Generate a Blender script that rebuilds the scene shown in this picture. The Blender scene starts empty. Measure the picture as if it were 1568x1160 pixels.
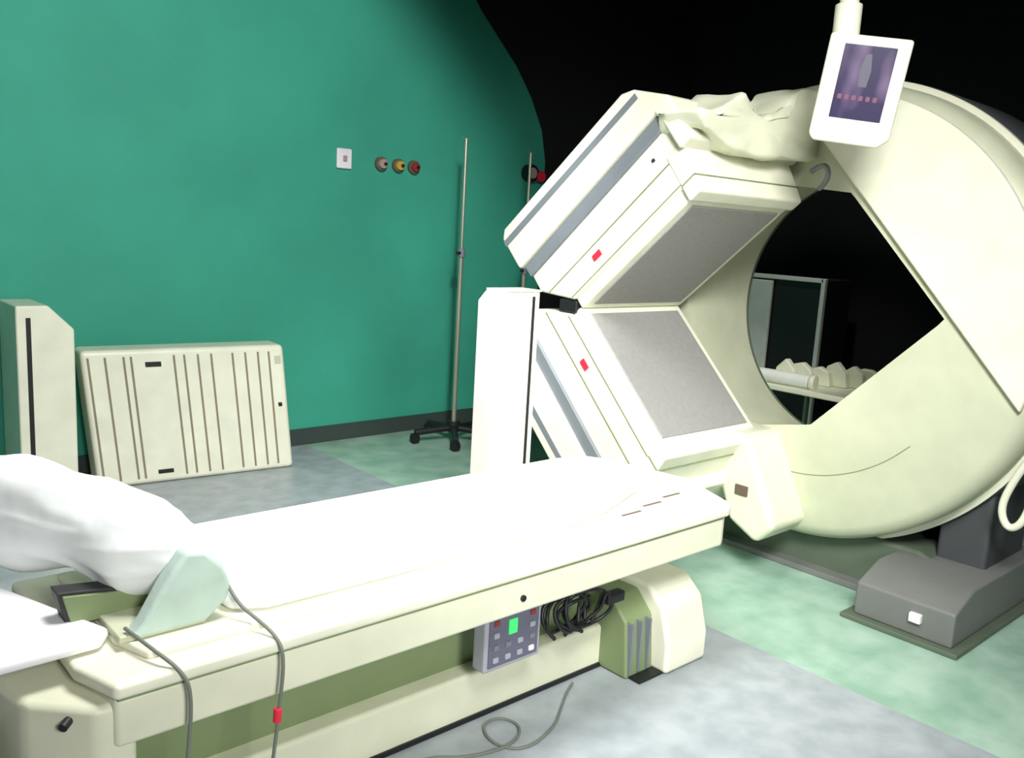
import bpy, bmesh, math, random
from mathutils import Vector, Matrix, noise
random.seed(4)
scene=bpy.context.scene
scene.view_settings.view_transform='Standard'
scene.view_settings.look='None'
scene.view_settings.exposure=0.0

# ------------------------------------------------------------------ materials
def mat(name,col,rough=.5,metal=0,var=.06,scale=6,bump=0,bscale=40,emis=None,estr=1,coat=0):
    m=bpy.data.materials.new(name); m.use_nodes=True
    nt=m.node_tree; N=nt.nodes; L=nt.links; b=N['Principled BSDF']
    b.inputs['Roughness'].default_value=rough; b.inputs['Metallic'].default_value=metal
    b.inputs['Coat Weight'].default_value=coat
    tc=N.new('ShaderNodeTexCoord'); nz=N.new('ShaderNodeTexNoise'); nz.inputs['Scale'].default_value=scale
    nz.inputs['Detail'].default_value=4
    L.new(tc.outputs['Object'],nz.inputs['Vector'])
    r=N.new('ShaderNodeValToRGB'); r.color_ramp.elements[0].position=.3; r.color_ramp.elements[1].position=.7
    r.color_ramp.elements[0].color=(*[c*(1-var) for c in col],1); r.color_ramp.elements[1].color=(*[min(1,c*(1+var)) for c in col],1)
    L.new(nz.outputs['Fac'],r.inputs['Fac']); L.new(r.outputs['Color'],b.inputs['Base Color'])
    if bump:
        n2=N.new('ShaderNodeTexNoise'); n2.inputs['Scale'].default_value=bscale; L.new(tc.outputs['Object'],n2.inputs['Vector'])
        bp=N.new('ShaderNodeBump'); bp.inputs['Strength'].default_value=bump; bp.inputs['Distance'].default_value=.01
        L.new(n2.outputs['Fac'],bp.inputs['Height']); L.new(bp.outputs['Normal'],b.inputs['Normal'])
    if emis:
        b.inputs['Emission Color'].default_value=(*emis,1); b.inputs['Emission Strength'].default_value=estr
    return m
M=dict(
 cream=mat('cream_enamel',(.78,.775,.62),.4,coat=.15),
 cream2=mat('cream_shell',(.69,.70,.53),.45),
 olive=mat('olive_ring_shade',(.52,.54,.39),.5),  # ring face shading mixed into the base colour; chord cover stays cream
 olived=mat('olive_dark',(.19,.25,.115),.6),
 groove=mat('groove_soft',(.24,.20,.13),.7),
 white=mat('white_sheet',(.93,.93,.95),.8,var=.02,bump=.3,bscale=10),
 pillow=mat('white_pillowcase',(.84,.87,.86),.85,var=.04,bump=.5,bscale=10),
 teal=mat('pale_teal_cloth',(.52,.66,.58),.8,var=.12,bump=.3,bscale=18),
 grey=mat('grey_plastic',(.17,.19,.21),.5),
 lgrey=mat('collimator_face',(.27,.265,.25),.65,var=.06,scale=40),
 bgrey=mat('base_grey',(.16,.165,.155),.55,bump=.1),
 dgrey=mat('drum_grey',(.06,.066,.07),.6),
 dgreen=mat('base_dark_green',(.10,.13,.09),.6),
 black=mat('black_rubber',(.008,.009,.01),.5),
 darkslot=mat('dark_slot',(.02,.02,.022),.6),
 brown=mat('groove_brown',(.12,.09,.06),.7),
 steel=mat('steel_pole',(.42,.42,.33),.35,.6),
 red=mat('red_label',(.7,.02,.05),.5), green=mat('green_lcd',(.05,.8,.15),.4,emis=(.05,.9,.2),estr=.4),
 yellow=mat('yellow_knob',(.5,.33,.06),.5), pink=mat('grey_pink_knob',(.40,.28,.25),.5), dred=mat('dark_red_knob',(.25,.03,.03),.5),
 purple=mat('panel_purple',(.12,.12,.17),.5), keyg=mat('key_grey',(.35,.36,.40),.5),
 outlet=mat('outlet_white',(.85,.8,.85),.5),
 cable=mat('grey_cable',(.16,.18,.15),.6),
 wpaint=mat('trolley_white',(.72,.74,.66),.5),
 trim=mat('baseboard_dark',(.035,.05,.045),.6),
)
# ------------------------------------------------------------------ helpers
def empty(name,loc=(0,0,0)):
    e=bpy.data.objects.new(name,None); e.location=loc; scene.collection.objects.link(e); e.empty_display_size=.1; return e
def link(name,me,parent,m,bevel=0,smooth=False,seg=3):
    for f in me.polygons: f.use_smooth=smooth
    o=bpy.data.objects.new(name,me); scene.collection.objects.link(o)
    if m is not None: me.materials.append(m)
    if parent: o.parent=parent; o.matrix_parent_inverse=Matrix.Translation(-Vector(parent.location))
    if bevel:
        b=o.modifiers.new('bev','BEVEL'); b.width=bevel; b.segments=seg; b.limit_method='ANGLE'; b.angle_limit=math.radians(30)
        for f in me.polygons: f.use_smooth=True
        w=o.modifiers.new('wn','WEIGHTED_NORMAL'); w.keep_sharp=True
    return o
def mesh(verts,faces):
    me=bpy.data.meshes.new('m'); me.from_pydata([tuple(v) for v in verts],[],faces)
    bm=bmesh.new(); bm.from_mesh(me); bmesh.ops.recalc_face_normals(bm,faces=bm.faces); bm.to_mesh(me); bm.free(); return me
def prism(p,name,pts,axis,a0,a1,m,bevel=0.008):
    n=len(pts); V=[]
    for a in (a0,a1):
        for q in pts:
            v=[0,0,0]; o=[i for i in range(3) if i!=axis]; v[axis]=a; v[o[0]]=q[0]; v[o[1]]=q[1]; V.append(v)
    F=[list(range(n)),list(range(2*n-1,n-1,-1))]+[[i,(i+1)%n,n+(i+1)%n,n+i] for i in range(n)]
    return link(name,mesh(V,F),p,m,bevel)
def box(p,name,x0,x1,y0,y1,z0,z1,m,bevel=0.006):
    return prism(p,name,[(x0,y0),(x1,y0),(x1,y1),(x0,y1)],2,z0,z1,m,bevel)
def tube(p,name,pts,r,m,smooth=True):
    c=bpy.data.curves.new(name,'CURVE'); c.dimensions='3D'; c.bevel_depth=r; c.bevel_resolution=4; c.use_fill_caps=True
    if smooth and len(pts)>2:
        s=c.splines.new('NURBS'); s.points.add(len(pts)-1)
        for q,a in zip(s.points,pts): q.co=(*a,1)
        s.use_endpoint_u=True; s.order_u=3; s.resolution_u=10
    else:
        s=c.splines.new('POLY'); s.points.add(len(pts)-1)
        for q,a in zip(s.points,pts): q.co=(*a,1)
    c.materials.append(m)
    o=bpy.data.objects.new(name,c); scene.collection.objects.link(o)
    if p: o.parent=p; o.matrix_parent_inverse=Matrix.Translation(-Vector(p.location))
    return o
def cyl(p,name,a,b,r,m,r2=None,seg=24,bevel=0):
    a=Vector(a);b=Vector(b);d=b-a; r2=r if r2 is None else r2
    q=d.to_track_quat('Z','Y'); V=[];
    for k,(c,rr) in enumerate(((a,r),(b,r2))):
        for i in range(seg):
            t=2*math.pi*i/seg; V.append(c+q@Vector((rr*math.cos(t),rr*math.sin(t),0)))
    F=[list(range(seg)),list(range(2*seg-1,seg-1,-1))]+[[i,(i+1)%seg,seg+(i+1)%seg,seg+i] for i in range(seg)]
    o=link(name,mesh(V,F),p,m,bevel or .0015,seg=1); return o
def blob(p,name,path,radii,m,amp=.01,nf=6,flat=1.0,nseg=72,sub=28):
    """smooth tapered cushion along a path"""
    P=[Vector(a) for a in path]; V=[];F=[];K=(len(P)-1)*sub
    def at(t,arr):
        x=t*(len(arr)-1); i=min(int(x),len(arr)-2); f=x-i; f=f*f*(3-2*f) if not isinstance(arr[0],Vector) else f
        return arr[i]*(1-f)+arr[i+1]*f
    tot=sum((P[i+1]-P[i]).length for i in range(len(P)-1))
    for k in range(K+1):
        t=k/K; c=at(t,P); d=(at(min(1,t+.02),P)-at(max(0,t-.02),P)).normalized()
        up=Vector((0,0,1)); s=d.cross(up).normalized(); u=s.cross(d)
        r=at(t,radii); e=min(t,1-t)*tot; rr=r*math.sqrt(max(0.0004,1-max(0,1-e/(r*.55))**2.6)) if e<r*.55 else r
        for i in range(nseg):
            a=2*math.pi*i/nseg; q=c+s*math.cos(a)*rr+u*math.sin(a)*rr*flat
            cr=abs(noise.noise(Vector((q.x*4,q.y*4,q.z*22))))
            nn=(q-c).normalized()*(noise.noise(q*nf)*amp-cr*amp*.45); V.append(q+nn)
    for k in range(K):
        for i in range(nseg):
            F.append([k*nseg+i,k*nseg+(i+1)%nseg,(k+1)*nseg+(i+1)%nseg,(k+1)*nseg+i])
    F.append(list(range(nseg))[::-1]); F.append([K*nseg+i for i in range(nseg)])
    return link(name,mesh(V,F),p,m,0,True)

# ------------------------------------------------------------------ room
def roomwall(name,x0,x1,y0,y1,z0,z1,m): return box(None,name,x0,x1,y0,y1,z0,z1,m,0)
wallm=mat('wall_green_paint',(.036,.325,.225),.75,var=.10,scale=1.2,bump=.06,bscale=120)
blackm=mat('wall_black_and_shade',(.004,.005,.005),.95,var=.3,scale=1)  # end wall black, and the fall-off shade coloured onto the left wall
ceilm=mat('ceiling_dark',(.006,.008,.008),.9)
sidem=mat('wall_side_paint',(.16,.20,.18),.8)
fm=bpy.data.materials.new('vinyl_floor'); fm.use_nodes=True
nt=fm.node_tree;N=nt.nodes;L=nt.links;b=N['Principled BSDF'];b.inputs['Roughness'].default_value=.38
tc=N.new('ShaderNodeTexCoord');sx=N.new('ShaderNodeSeparateXYZ');L.new(tc.outputs['Object'],sx.inputs[0])
def ramp(c0,c1,sc,p0=.35,p1=.65):
    nz=N.new('ShaderNodeTexNoise');nz.inputs['Scale'].default_value=sc;nz.inputs['Detail'].default_value=6;L.new(tc.outputs['Object'],nz.inputs['Vector'])
    r=N.new('ShaderNodeValToRGB');r.color_ramp.elements[0].position=p0;r.color_ramp.elements[1].position=p1
    r.color_ramp.elements[0].color=(*c0,1);r.color_ramp.elements[1].color=(*c1,1);L.new(nz.outputs['Fac'],r.inputs['Fac']);return r
g1=ramp((.30,.34,.36),(.39,.43,.45),9); g2=ramp((.25,.42,.32),(.40,.56,.46),5)
cmp=N.new('ShaderNodeMath');cmp.operation='GREATER_THAN';cmp.inputs[1].default_value=3.05;L.new(sx.outputs['X'],cmp.inputs[0])
mx=N.new('ShaderNodeMix');mx.data_type='RGBA';L.new(cmp.outputs[0],mx.inputs['Factor']);L.new(g1.outputs['Color'],mx.inputs['A']);L.new(g2.outputs['Color'],mx.inputs['B'])
L.new(mx.outputs['Result'],b.inputs['Base Color'])
X0,X1,Y0,Y1,ZC=-2.5,7.2,-2.5,5.6,3.9
roomwall('floor',X0-.1,X1+.1,Y0-.1,Y1+.1,-.1,0,fm)
roomwall('ceiling',X0-.1,X1+.1,Y0-.1,Y1+.1,ZC,ZC+.1,ceilm)
# dark fall-off on the green wall is put into colour, along a curved edge
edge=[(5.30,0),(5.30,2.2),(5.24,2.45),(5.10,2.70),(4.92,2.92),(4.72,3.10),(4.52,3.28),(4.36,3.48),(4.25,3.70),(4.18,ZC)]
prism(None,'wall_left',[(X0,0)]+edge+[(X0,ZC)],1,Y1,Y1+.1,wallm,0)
prism(None,'wall_left_shade',edge+[(X1,ZC),(X1,0)],1,Y1,Y1+.1,blackm,0)
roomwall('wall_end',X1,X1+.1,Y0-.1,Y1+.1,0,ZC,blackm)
roomwall('wall_right',X0,X1,Y0-.1,Y0,0,ZC,sidem)
roomwall('wall_back',X0-.1,X0,Y0-.1,Y1+.1,0,ZC,sidem)
box(None,'baseboard_left',X0,5.3,Y1-.02,Y1-.001,0.001,.12,M['trim'],.004)

# ------------------------------------------------------------------ gamma camera gantry
G=empty('gamma_camera_scanner',(4.3,2.2,0))
C=(2.22,1.30); NS=144
front=[(2.06,1.885),(1.567,1.354),(2.13,.775),(2.5,.70),(2.80,.93),(2.93,1.30),(2.83,1.68),(2.50,1.93)]
def inner(a):
    d=(math.cos(a),math.sin(a)); best=.6
    for i in range(len(front)):
        p=front[i];q=front[(i+1)%len(front)]
        ex,ey=q[0]-p[0],q[1]-p[1]; det=d[0]*(-ey)+ex*d[1]
        if abs(det)<1e-9: continue
        px,py=p[0]-C[0],p[1]-C[1]
        t=(px*(-ey)+ex*py)/det; s=(d[0]*py-d[1]*px)/det
        if t>0 and -1e-6<=s<=1+1e-6: best=t
    return best
def lathe(name,prof,m,parent=G):
    V=[];F=[];K=len(prof)
    for (x,r) in prof:
        for i in range(NS):
            a=2*math.pi*i/NS
            rr=r if not isinstance(r,tuple) else inner(a)*(1-r[0])+r[1]*r[0]
            V.append((x,C[0]+rr*math.cos(a),C[1]+rr*math.sin(a)))
    for k in range(K):
        k2=(k+1)%K
        for i in range(NS): F.append([k*NS+i,k*NS+(i+1)%NS,k2*NS+(i+1)%NS,k2*NS+i])
    o=link(name,mesh(V,F),parent,m,0,True)
    es=o.modifiers.new('es','EDGE_SPLIT'); es.split_angle=math.radians(32)
    return o
lathe('gantry_ring_face',[(3.9,(0,0)),(3.9,1.03),(3.92,1.07),(3.96,1.095),(4.12,1.10),(4.12,.9),(4.5,.78),(4.5,.725),(4.2,(.6,.725)),(3.93,(0.03,.7))],M['olive'])
lathe('gantry_drum',[(4.10,.95),(4.10,1.115),(4.14,1.13),(4.62,1.13),(4.68,1.10),(4.68,.92),(4.51,.90)],M['dgrey'])
lathe('bore_rear_lip',[(4.49,.722),(4.49,.775),(4.51,.775),(4.51,.722)],M['dgreen'])
lathe('gantry_white_trim',[(4.085,1.09),(4.085,1.125),(4.12,1.125),(4.12,1.09)],M['cream'])
p=Vector((2.197,2.094)); q=Vector((1.273,1.078)); d=(q-p).normalized(); c0=Vector(C); R=1.045
bb=(p-c0).dot(d); cc=(p-c0).length_squared-R*R; t1=-bb-math.sqrt(bb*bb-cc); t2=-bb+math.sqrt(bb*bb-cc)
A=p+d*t1;B=p+d*t2; a1=math.atan2(A.y-C[1],A.x-C[0]);a2=math.atan2(B.y-C[1],B.x-C[0])
if a2<a1:a2+=2*math.pi
arc=[(C[0]+R*math.cos(a1+(a2-a1)*i/40),C[1]+R*math.sin(a1+(a2-a1)*i/40)) for i in range(41)]
mid=((C[0]+R*math.cos((a1+a2)/2)),(C[1]+R*math.sin((a1+a2)/2)))
if (Vector(mid)-p).dot(Vector((d.y,-d.x)))*((c0-p).dot(Vector((d.y,-d.x))))>0:
    a2-=2*math.pi; arc=[(C[0]+R*math.cos(a1+(a2-a1)*i/40),C[1]+R*math.sin(a1+(a2-a1)*i/40)) for i in range(41)]
prism(G,'chord_cover',arc,0,3.865,3.905,M['cream'],.012)
tube(G,'face_seam',[(3.899,C[0]+.78*math.cos(a),C[1]+.78*math.sin(a)) for a in [math.radians(222+i*5) for i in range(14)]],.002,M['olived'])
def head(tag,Apt,sd,nd,XA=3.02):
    def P(s,n): return (Apt[0]+s*sd[0]+n*nd[0],Apt[1]+s*sd[1]+n*nd[1])
    def pr(nm,pts,x0,x1,m,bv=.012): return prism(G,tag+nm,[P(*a) for a in pts],0,x0,x1,M[m],bv)
    pr('_body',[(0,0),(.79,0),(.84,.04),(.90,.11),(.90,.27),(-.165,.27),(-.165,.17)],XA+.02,3.80,'cream')
    pr('_grey_band',[(-.165,.262),(.84,.262),(.875,.275),(.885,.30),(.875,.335),(-.17,.335)],XA+.005,3.80,'grey',.006)
    pr('_shell',[(-.19,.33),(.885,.33),(.895,.28),(.895,.12),(.97,.12),(.985,.34),(.86,.50),(.80,.535),(-.16,.565),(-.20,.53)],XA-.02,3.88,'cream',.015)
    pr('_shell_groove',[(-.195,.475),(.86,.445),(.86,.475),(-.195,.51)],XA-.023,3.5,'grey',.001)
    pr('_body_groove',[(-.11,.125),(.82,.125),(.82,.131),(-.11,.131)],XA+.017,3.5,'olived',.0005)
    pr('_collimator_frame',[(.0,-.055),(.80,-.055),(.81,.01),(.0,.01)],XA+.04,3.82,'cream',.012)
    pr('_collimator_face',[(.045,-.062),(.755,-.062),(.755,-.03),(.045,-.03)],XA+.085,3.775,'lgrey',.004)
    pr('_frame_seam',[(.0,.012),(.80,.012),(.80,.017),(.0,.017)],XA+.017,3.6,'olived',.0005)
    pr('_end_lip',[(.79,-.07),(.86,-.07),(.90,.09),(.92,.16),(.80,.16)],XA+.015,3.84,'cream',.012)
    pr('_lip_seam',[(.80,.0),(.882,.0),(.882,.006),(.80,.006)],XA+.012,3.843,'olived',.0005)
    pr('_label',[(.22,.06),(.275,.06),(.275,.09),(.22,.09)],XA+.014,XA+.03,'red',.001)
    pr('_screw1',[(.74,.19),(.755,.19),(.755,.205),(.74,.205)],XA+.014,XA+.03,'darkslot',.002)
    pr('_mount_arm',[(.05,.08),(.62,.08),(.62,.5),(.05,.5)],3.7,4.02,'cream2',.03)
head('upper_detector',(2.955,1.315),(-.745,.667),(.667,.745))
head('lower_detector',(2.97,1.245),(-.695,-.719),(.719,-.695))
box(G,'hinge_gap',3.05,3.82,2.945,3.06,1.25,1.31,M['black'],.005)
sil=[(2.98,2.15),(3.10,2.15),(3.17,2.20),(3.26,2.245),(3.36,2.20),(3.42,2.16),(3.52,2.185),(3.60,2.20),(3.66,2.29),(3.72,2.335),(3.96,2.37),(4.0,2.06),(3.7,2.02),(3.4,2.01),(3.2,2.03),(3.03,2.09)]
cov=prism(G,'arm_cover',sil,1,2.26,2.50,M['cream2'],.012)
sbd=cov.modifiers.new('s','SUBSURF'); sbd.levels=2; sbd.render_levels=2; sbd.subdivision_type='SIMPLE'
tx=bpy.data.textures.new('crumple','VORONOI'); tx.noise_scale=.16
dm=cov.modifiers.new('d','DISPLACE'); dm.texture=tx; dm.strength=.05; dm.mid_level=.4
tube(G,'hook',[(3.86,2.25,1.98),(3.80,2.15,2.02),(3.80,2.12,1.94),(3.86,2.2,1.9)],.012,M['grey'])
prism(G,'lower_arm',[(2.55,.72),(2.30,.72),(2.24,.60),(2.10,.30),(2.20,.20),(2.36,.28),(2.45,.5)],0,3.62,3.93,M['cream2'],.03)
box(G,'lower_arm_slot',3.612,3.63,2.26,2.33,.42,.47,M['brown'],.002)
prism(G,'base_front',[(1.45,0.002),(3.1,0.002),(3.1,.18),(2.9,.26),(1.6,.26),(1.45,.2)],0,4.06,4.75,M['dgreen'],.02)
box(G,'base_plate',3.98,4.85,1.35,3.2,.001,.03,M['bgrey'],.004)
box(G,'step_block_plinth',3.64,4.72,1.23,1.74,.001,.022,M['dgreen'],.004)
prism(G,'step_block',[(3.68,.02),(4.68,.02),(4.68,.24),(3.86,.24),(3.68,.17)],1,1.27,1.70,M['bgrey'],.012)
box(G,'step_badge',3.66,3.683,1.40,1.45,.085,.125,M['outlet'],.003)
prism(G,'side_post',[(1.34,.2),(1.56,.2),(1.56,.75),(1.42,.75),(1.34,.6)],0,4.14,4.62,M['dgrey'],.02)
tube(G,'side_cable',[(4.02,1.10,1.02),(3.99,1.16,.87),(3.99,1.23,.72),(3.99,1.27,.58),(4.0,1.23,.49),(4.0,1.17,.54),(4.02,1.15,.74),(4.04,1.12,.92)],.016,M['cream'])

# ------------------------------------------------------------------ hanging monitor
mp=Vector((3.33,1.775,2.25)); H=empty('hanging_monitor',mp)
fw=(Vector((0,0,1.75))-mp).normalized()
zz=Vector((0,0,1)); rt=zz.cross(fw).normalized(); up=fw.cross(rt).normalized()
ang=math.radians(-7); rt2=rt*math.cos(ang)+up*math.sin(ang); up2=up*math.cos(ang)-rt*math.sin(ang)
Mh=Matrix((( rt2.x,up2.x,fw.x,mp.x),(rt2.y,up2.y,fw.y,mp.y),(rt2.z,up2.z,fw.z,mp.z),(0,0,0,1)))
def hp(name,pts,z0,z1,m,bv):
    o=prism(None,name,pts,2,z0,z1,m,bv); o.data.transform(Mh); o.parent=H; o.matrix_parent_inverse=Matrix.Translation(-mp); return o
hp('bezel',[(-.13,-.215),(.11,-.215),(.15,-.18),(.15,.185),(-.15,.185),(-.15,-.19)],-.02,.03,M['cream'],.012)
hp('housing',[(-.11,-.15),(.11,-.15),(.11,.16),(-.11,.16)],-.10,-.015,M['cream2'],.03)
sm=bpy.data.materials.new('monitor_screen'); sm.use_nodes=True; n=sm.node_tree; bs=n.nodes['Principled BSDF']
tcs=n.nodes.new('ShaderNodeTexCoord'); mpn=n.nodes.new('ShaderNodeMapping'); mpn.inputs['Scale'].default_value=(1,1,.6); n.links.new(tcs.outputs['Generated'],mpn.inputs[0])
ns=n.nodes.new('ShaderNodeTexNoise'); ns.inputs['Scale'].default_value=2.5; ns.inputs['Detail'].default_value=1; n.links.new(mpn.outputs[0],ns.inputs['Vector'])
rs=n.nodes.new('ShaderNodeValToRGB'); rs.color_ramp.elements[0].position=.45; rs.color_ramp.elements[0].color=(.022,.016,.05,1); rs.color_ramp.elements[1].position=.75; rs.color_ramp.elements[1].color=(.10,.07,.13,1)
n.links.new(ns.outputs['Fac'],rs.inputs['Fac']); n.links.new(rs.outputs['Color'],bs.inputs['Base Color']); n.links.new(rs.outputs['Color'],bs.inputs['Emission Color']); bs.inputs['Emission Strength'].default_value=.6; bs.inputs['Roughness'].default_value=.3
hp('screen',[(-.09,-.12),(.10,-.12),(.10,.15),(-.09,.15)],.025,.034,sm,.002)
mauve=mat('screen_mauve',(.16,.05,.09),.5)
for i in range(6): hp('screen_text_%d'%i,[(-.075+.026*i,-.05),(-.06+.026*i,-.05),(-.06+.026*i,-.032),(-.075+.026*i,-.032)],.033,.0345,mauve,.0)
hp('screen_image',[(-.01,.0),(.02,.0),(.025,.06),(.015,.12),(-.005,.12),(-.015,.06)],.033,.0345,mat('screen_grey',(.09,.085,.12),.5),.0)
top=Mh@Vector((-.10,.20,-.02)); 
cyl(H,'swivel',top-Vector((0,0,.03)),top+Vector((0,0,.09)),.05,M['cream'])
cyl(H,'arm_pole',top+Vector((0,0,.08)),(top.x+.02,top.y,3.90),.036,M['cream'])
box(H,'ceiling_plate',top.x-.1,top.x+.14,top.y-.12,top.y+.12,3.86,3.9,M['cream'],.01)

# ------------------------------------------------------------------ patient table
T=empty('patient_table',(1.7,2.15,0))
out=[(.52,1.95),(.55,1.80),(2.74,1.80),(2.79,1.83),(2.92,2.12),(2.88,2.38),(2.80,2.46),(.52,2.46)]
prism(T,'side_rail',out,2,.50,.615,M['cream2'],.012)
prism(T,'rail_cap',[(.50,1.92),(.545,1.785),(2.75,1.785),(2.81,1.82),(2.94,2.12),(2.90,2.40),(2.81,2.475),(.50,2.475)],2,.618,.655,M['cream'],.012)
prism(T,'deck',[(.60,1.97),(.64,1.86),(2.68,1.86),(2.80,1.93),(2.86,2.12),(2.80,2.38),(2.74,2.42),(.60,2.42)],2,.65,.672,M['cream'],.01)
prism(T,'rail_seam',[(.525,1.952),(.555,1.799),(2.735,1.799),(2.785,1.83),(2.915,2.12),(2.86,2.44),(.53,2.44)],2,.61,.62,M['olived'],.0)
mt=[(.86,1.95),(.95,1.905),(1.3,1.90),(2.0,1.91),(2.25,1.95),(2.55,2.06),(2.64,2.14),(2.66,2.32),(2.60,2.42),(2.45,2.45),(.86,2.46)]
prism(T,'mattress_sheet',mt,2,.668,.735,M['white'],.03)
for i in range(3): box(T,'deck_slot_%d'%i,2.28+i*.15,2.38+i*.15,1.905+i*.03,1.915+i*.03,.667,.675,M['brown'],.001)
prism(T,'end_housing',[(.38,2.02),(.40,1.93),(.515,1.812),(.60,1.812),(.60,2.44),(.38,2.44)],2,.30,.60,M['cream2'],.02)
cyl(T,'end_knob',(.475,1.86,.57),(.455,1.84,.565),.010,M['black'])
box(T,'carriage',.66,2.62,1.98,2.42,.44,.505,M['cream2'],.01)
box(T,'pedestal_body',.64,2.45,2.14,2.42,.16,.46,M['olived'],.01)
box(T,'pedestal_plinth',.1,2.42,2.07,2.5,.001,.17,M['cream2'],.015)
box(T,'plinth_kick',.1,2.44,2.062,2.5,.0005,.018,M['black'],.001)
prism(T,'foot',[(1.86,.002),(2.45,.002),(2.45,.33),(1.98,.33),(1.90,.26),(1.86,.12)],0,2.55,2.80,M['cream'],.02)
prism(T,'foot_side',[(1.93,.002),(2.40,.002),(2.40,.30),(2.03,.30),(1.95,.22)],0,2.40,2.56,M['olived'],.012)
for i in range(3): box(T,'foot_rib_%d'%i,2.41+i*.05,2.42+i*.05,1.922,1.96,.02,.22,M['grey'],.002)
box(T,'foot_skirt',2.42,2.81,1.88,2.46,.0005,.012,M['black'],.003)
box(T,'control_panel',1.71,1.955,1.95,2.01,.235,.44,M['keyg'],.008)
box(T,'control_bracket',1.78,1.9,2.0,2.15,.36,.44,M['darkslot'],.004)
box(T,'control_face',1.725,1.94,1.945,1.96,.25,.425,M['purple'],.004)
box(T,'lcd',1.805,1.840,1.94,1.95,.35,.40,M['green'],.002)
cols=['keyg','grey','keyg','dred','keyg','grey','keyg','keyg','outlet','grey','keyg','dred']
k=0
for i in range(4):
    for j in range(4):
        if i in(1,2) and j>=2: continue
        box(T,'key_%d'%(k+1),1.742+i*.052,1.764+i*.052,1.939,1.948,.266+j*.042,.284+j*.042,M[cols[k%12]],.003); k+=1
cyl(T,'rail_screw',(1.72,1.802,.55),(1.72,1.792,.55),.010,M['black'])
for j in range(7):
    cx,cz=2.06+.03*random.random(),.33+.02*random.random(); rr=.05+.035*random.random(); ph=random.random()*6
    tube(T,'cable_loop_%d'%j,[(cx+.06*j/3+rr*1.3*math.cos(ph+a),1.97-.02*j/6+.02*math.sin(a*2),cz+rr*math.sin(ph+a)) for a in [i*.7 for i in range(9)]],.007,M['black'])
box(T,'cable_plug',2.27,2.36,1.93,1.97,.33,.37,M['black'],.008)
tube(T,'ecg_cable',[(.86,2.0,.79),(.86,1.92,.72),(.90,1.84,.68),(.915,1.775,.655),(.92,1.765,.60),(.91,1.765,.5),(.90,1.77,.38),(.88,1.78,.2),(.85,1.75,.02)],.0045,M['cable'])
cyl(T,'cable_tag',(.906,1.766,.49),(.904,1.766,.455),.010,M['red'])
tube(T,'lead_cable',[(.62,1.95,.70),(.64,1.84,.69),(.68,1.775,.655),(.70,1.765,.60),(.69,1.765,.45),(.67,1.77,.25),(.66,1.75,.02)],.0045,M['cable'])
tube(None,'floor_cable',[(2.22,2.03,.006),(2.16,2.0,.006),(2.06,1.93,.006),(1.96,1.86,.006),(1.80,1.82,.006),(1.73,1.90,.006),(1.76,2.01,.012),(1.86,2.02,.006),(1.88,1.93,.006),(1.78,1.86,.012),(1.62,1.90,.006),(1.52,1.99,.006),(1.3,2.01,.006)],.0045,M['cable'])

# ------------------------------------------------------------------ head rest + pillow
Hd=empty('head_rest',(.7,2.1,.67))
prism(Hd,'cradle_end',[(.754,.862),(.80,.855),(.845,.81),(.862,.76),(.857,.722),(.80,.674),(.62,.674),(.654,.71),(.707,.80)],1,1.925,1.985,M['teal'],.015)
prism(Hd,'cradle_base',[(.60,.673),(.80,.673),(.80,.69),(.60,.69)],1,1.93,2.12,M['olive'],.004)
prism(Hd,'holder_frame',[(.51,.765),(.76,.735),(.76,.675),(.53,.675)],1,2.075,2.13,M['darkslot'],.004)
prism(Hd,'holder_pad',[(.522,.755),(.752,.726),(.752,.681),(.539,.681)],1,2.068,2.08,M['olived'],.003)
P=empty('pillow_bolster',(.5,2.6,.8))
blob(P,'pillowcase',[(.80,2.00,.81),(.72,2.13,.83),(.52,2.55,.84),(.30,2.95,.85),(.10,3.3,.85)],[.082,.115,.14,.148,.148],M['pillow'],.03,5)
S=empty('hospital_stretcher',(0,2.8,0))
box(S,'frame',-.6,.36,2.12,3.9,.46,.52,M['cream2'],.02)
box(S,'sheeted_mattress',-.6,.37,2.08,3.92,.52,.655,M['white'],.04)
prism(S,'folded_sheet',[(-.2,1.99),(.36,1.95),(.57,1.955),(.60,2.0),(.58,2.05),(.45,2.40),(-.2,2.45)],2,.660,.690,M['white'],.012)
for i,(a,bq) in enumerate(((-.5,2.3),(.3,2.3),(-.5,3.7),(.3,3.7))):
    cyl(S,'leg_%d'%i,(a,bq,.08),(a,bq,.47),.025,M['steel']); cyl(S,'wheel_%d'%i,(a-.02,bq,.06),(a+.02,bq,.06),.06,M['black'])

# ------------------------------------------------------------------ cabinets
e=empty('storage_cabinet',(1.3,5.39,0))
prism(e,'body',[(1.13,.002),(1.42,.002),(1.42,.95),(1.29,1.085),(1.13,1.085)],1,5.2,5.58,M['cream'],.012)
box(e,'slot',1.178,1.202,5.197,5.22,.08,1.02,M['black'],.001)
box(e,'kick',1.15,1.40,5.196,5.22,.002,.04,M['darkslot'],.001)
e=empty('storage_cabinet.001',(2.54,2.87,0))
prism(e,'body',[(2.42,.002),(2.672,.002),(2.672,1.372),(2.465,1.372),(2.42,1.325)],1,2.80,2.93,M['cream'],.010)
box(e,'slot',2.624,2.640,2.797,2.82,.06,1.35,M['black'],.001)
box(e,'top_lid',2.47,2.676,2.795,2.935,1.370,1.378,M['cream'],.003)
box(e,'foot_plate',2.36,2.72,2.74,3.02,.001,.02,M['bgrey'],.004)
K=empty('collimator_cart',(2.05,5.2,0))
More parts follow.
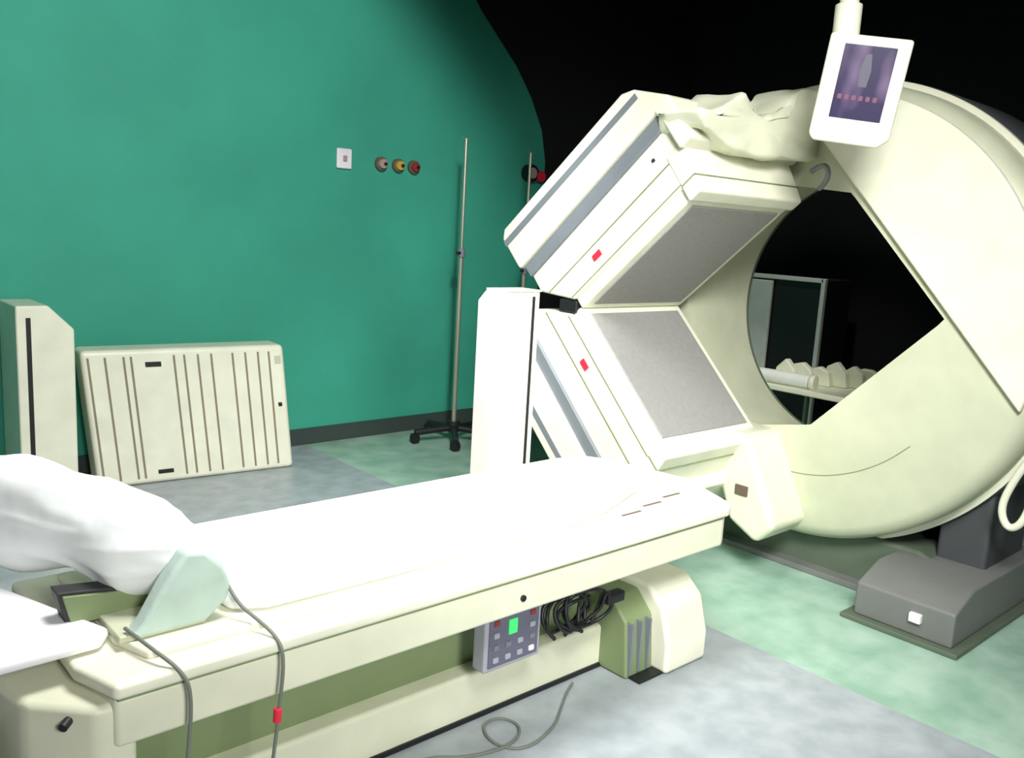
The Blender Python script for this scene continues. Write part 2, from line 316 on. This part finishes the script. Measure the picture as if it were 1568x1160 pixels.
def kp(name,u0,u1,z0,z1,d0,d1,m,bv=.01,n=1):
    a=Vector((1.53,5.22)); d=(Vector((2.70,5.10))-a).normalized(); nn=Vector((d.y,-d.x))
    V=[]
    for dd in (d0,d1):
        for (u,z) in ((u0,z0),(u1,z0),(u1,z1),(u0,z1)):
            q=a+d*(u-.10*z)+nn*dd; V.append((q.x,q.y,z))
    F=[[0,1,2,3],[7,6,5,4],[0,1,5,4],[1,2,6,5],[2,3,7,6],[3,0,4,7]]
    return link(name,mesh(V,F),K,m,bv)
kp('panel_body',0,1.19,.002,.82,-.22,0,M['cream'],.03)
for i,u in enumerate((.03,.12,.22,.26,.50,.56,.64,.72,.85,.93,1.01,1.08)):
    kp('groove_%d'%i,u,u+.012,.04,.78,-.01,.003,M['groove'],.0005)
kp('handle_slot_1',.34,.43,.715,.745,-.01,.004,M['black'],.002)
kp('handle_slot_2',.34,.43,.06,.085,-.01,.004,M['black'],.002)
kp('lock',1.12,1.145,.42,.445,-.01,.008,M['black'],.004)
kp('latch',1.12,1.16,.70,.75,-.01,.005,M['olive'],.003)

# ------------------------------------------------------------------ IV poles
def ivpole(name,x,y,h,knob=1.4):
    e=empty(name,(x,y,0))
    cyl(e,'lower_tube',(x,y,.10),(x,y,knob),.018,M['steel']); cyl(e,'upper_tube',(x,y,knob),(x,y,h),.012,M['steel'])
    cyl(e,'clamp',(x,y,knob-.03),(x,y,knob+.03),.03,M['grey']); cyl(e,'clamp_knob',(x,y,knob),(x-.06,y-.03,knob),.012,M['black'])
    tube(e,'hook',[(x-.03,y,h+.01),(x-.02,y,h-.005),(x,y,h-.0),(x+.02,y,h-.005),(x+.03,y,h+.01)],.004,M['steel'])
    for i in range(5):
        a=i*2*math.pi/5+.35; q=(x+.31*math.cos(a),y+.30*math.sin(a))
        cyl(e,'leg_%d'%i,(x,y,.11),(q[0],q[1],.085),.025,M['black'])
        cyl(e,'caster_%d'%i,(q[0]-.02,q[1],.041),(q[0]+.02,q[1],.041),.04,M['black'])
    cyl(e,'hub',(x,y,.08),(x,y,.16),.05,M['black'])
ivpole('iv_pole',4.07,5.14,2.25,knob=1.43)
ivpole('iv_pole.001',4.80,5.24,2.22,knob=1.3)

# ------------------------------------------------------------------ wall fittings
W=empty('wall_socket',(3.33,5.6,2.05)); box(W,'plate',3.27,3.39,5.575,5.599,1.98,2.12,M['outlet'],.01); box(W,'switch',3.315,3.345,5.565,5.58,2.03,2.07,M['pink'],.003)
for i,(x,mm) in enumerate(((3.64,'pink'),(3.79,'yellow'),(3.93,'dred'))):
    g=empty('gas_outlet' if i==0 else 'gas_outlet.%03d'%i,(x,5.6,2.04))
    cyl(g,'collar',(x,5.599,2.04),(x,5.57,2.04),.05,M['brown']); cyl(g,'valve',(x,5.575,2.04),(x,5.545,2.04),.034,M[mm]); cyl(g,'nozzle',(x+.01,5.55,2.04),(x+.01,5.53,2.04),.012,M['black'])
g=empty('pressure_regulator',(5.16,5.6,2.09))
cyl(g,'gauge',(5.10,5.599,2.09),(5.10,5.53,2.09),.07,M['black']); cyl(g,'dial',(5.10,5.532,2.09),(5.10,5.522,2.09),.045,M['pink']); cyl(g,'red_knob',(5.20,5.599,2.07),(5.20,5.52,2.07),.045,M['red']); box(g,'body',5.08,5.24,5.56,5.599,2.03,2.12,M['darkslot'],.01)

# ------------------------------------------------------------------ seen through the bore
D=empty('glass_cabinet',(6.7,3.9,0))
for i,y in enumerate((3.58,4.27)): box(D,'post_%d'%i,6.5,6.54,y-.018,y+.018,.002,1.37,M['wpaint'],.004)
box(D,'top_rail',6.5,6.54,3.58,4.27,1.335,1.37,M['wpaint'],.004)
box(D,'side_door',6.49,6.52,4.03,4.27,.05,1.32,M['wpaint'],.006)
box(D,'carcass',6.53,6.95,3.57,4.28,.002,1.36,M['black'],.01)
E=empty('accessory_trolley',(5.6,3.0,0))
box(E,'top',5.2,6.0,2.40,3.38,.66,.70,M['cream2'],.01)
for i,(a,bq) in enumerate(((5.25,2.5),(5.95,2.5),(5.25,3.3),(5.95,3.3))): cyl(E,'leg_%d'%i,(a,bq,.002),(a,bq,.67),.02,M['steel'])
cyl(E,'white_roll',(5.25,3.36,.745),(5.28,2.92,.745),.045,M['wpaint'],bevel=.01)
cyl(E,'roll_cap',(5.28,2.92,.745),(5.285,2.88,.745),.052,M['cream2'],bevel=.008)
for i in range(8):
    x=5.32+.07*i; y=3.12-.085*i
    prism(E,'strap_block_%d'%i,[(y-.07,.70),(y+.10,.70),(y+.09,.80+.03*(i%2)),(y+.02,.87-.02*(i%3)),(y-.05,.80)],0,x,x+.06,M['cream2'],.012)

# ------------------------------------------------------------------ lights
def area(name,loc,tgt,size,power,col=(1,1,1),spread=180):
    l=bpy.data.lights.new(name,'AREA'); l.size=size; l.energy=power; l.color=col; l.spread=math.radians(spread)
    o=bpy.data.objects.new(name,l); o.location=loc; o.rotation_euler=(Vector(tgt)-Vector(loc)).to_track_quat('-Z','Y').to_euler(); scene.collection.objects.link(o); return o
def spot(name,loc,tgt,power,angle,blend,col=(1,1,1),rad=.1):
    l=bpy.data.lights.new(name,'SPOT'); l.energy=power; l.spot_size=math.radians(angle); l.spot_blend=blend; l.color=col; l.shadow_soft_size=rad
    o=bpy.data.objects.new(name,l); o.location=loc; o.rotation_euler=(Vector(tgt)-Vector(loc)).to_track_quat('-Z','Y').to_euler(); scene.collection.objects.link(o); return o
area('ceiling_lamp_table',(1.5,1.9,3.6),(1.6,2.1,.6),1.0,42,(1,.99,.98),90)
area('ceiling_lamp_front',(.6,-.2,3.3),(3.6,2.3,.9),1.0,46,(1,1,.98),65)
area('front_fill',(.3,-1.6,2.3),(1.7,2.1,.5),.8,24,(1,1,.98),70)  # added fill on the camera side to brighten front faces, no wall fixture
spot('wall_washer',(1.6,1.5,3.5),(1.5,5.6,.9),560,87,.32,(.98,1,.98),.15)
spot('rear_fill_spot',(5.3,3.3,3.7),(6.1,3.6,.8),110,50,.6,(1,1,.98),.1)  # added unseen spot, brightens the cabinet and trolley behind the bore
w=bpy.data.worlds.new('world'); scene.world=w; w.use_nodes=True
w.node_tree.nodes['Background'].inputs[0].default_value=(.5,.55,.55,1); w.node_tree.nodes['Background'].inputs[1].default_value=.3

# ------------------------------------------------------------------ camera
pit,roll,yaw=math.radians(9.90),math.radians(3.23),math.radians(47.90)
F=Vector((math.cos(yaw)*math.cos(pit),math.sin(yaw)*math.cos(pit),-math.sin(pit)))
R=Vector((math.sin(yaw),-math.cos(yaw),0)); Dn=F.cross(R)
r=R*math.cos(roll)-Dn*math.sin(roll); dn=Dn*math.cos(roll)+R*math.sin(roll)
cd=bpy.data.cameras.new('camera'); cd.sensor_width=36; cd.lens=1371.6/1600*36; cd.clip_start=.05
co=bpy.data.objects.new('camera',cd); scene.collection.objects.link(co)
u=-dn; bk=-F
co.matrix_world=Matrix(((r.x,u.x,bk.x,0),(r.y,u.y,bk.y,0),(r.z,u.z,bk.z,1.65),(0,0,0,1)))
scene.camera=co
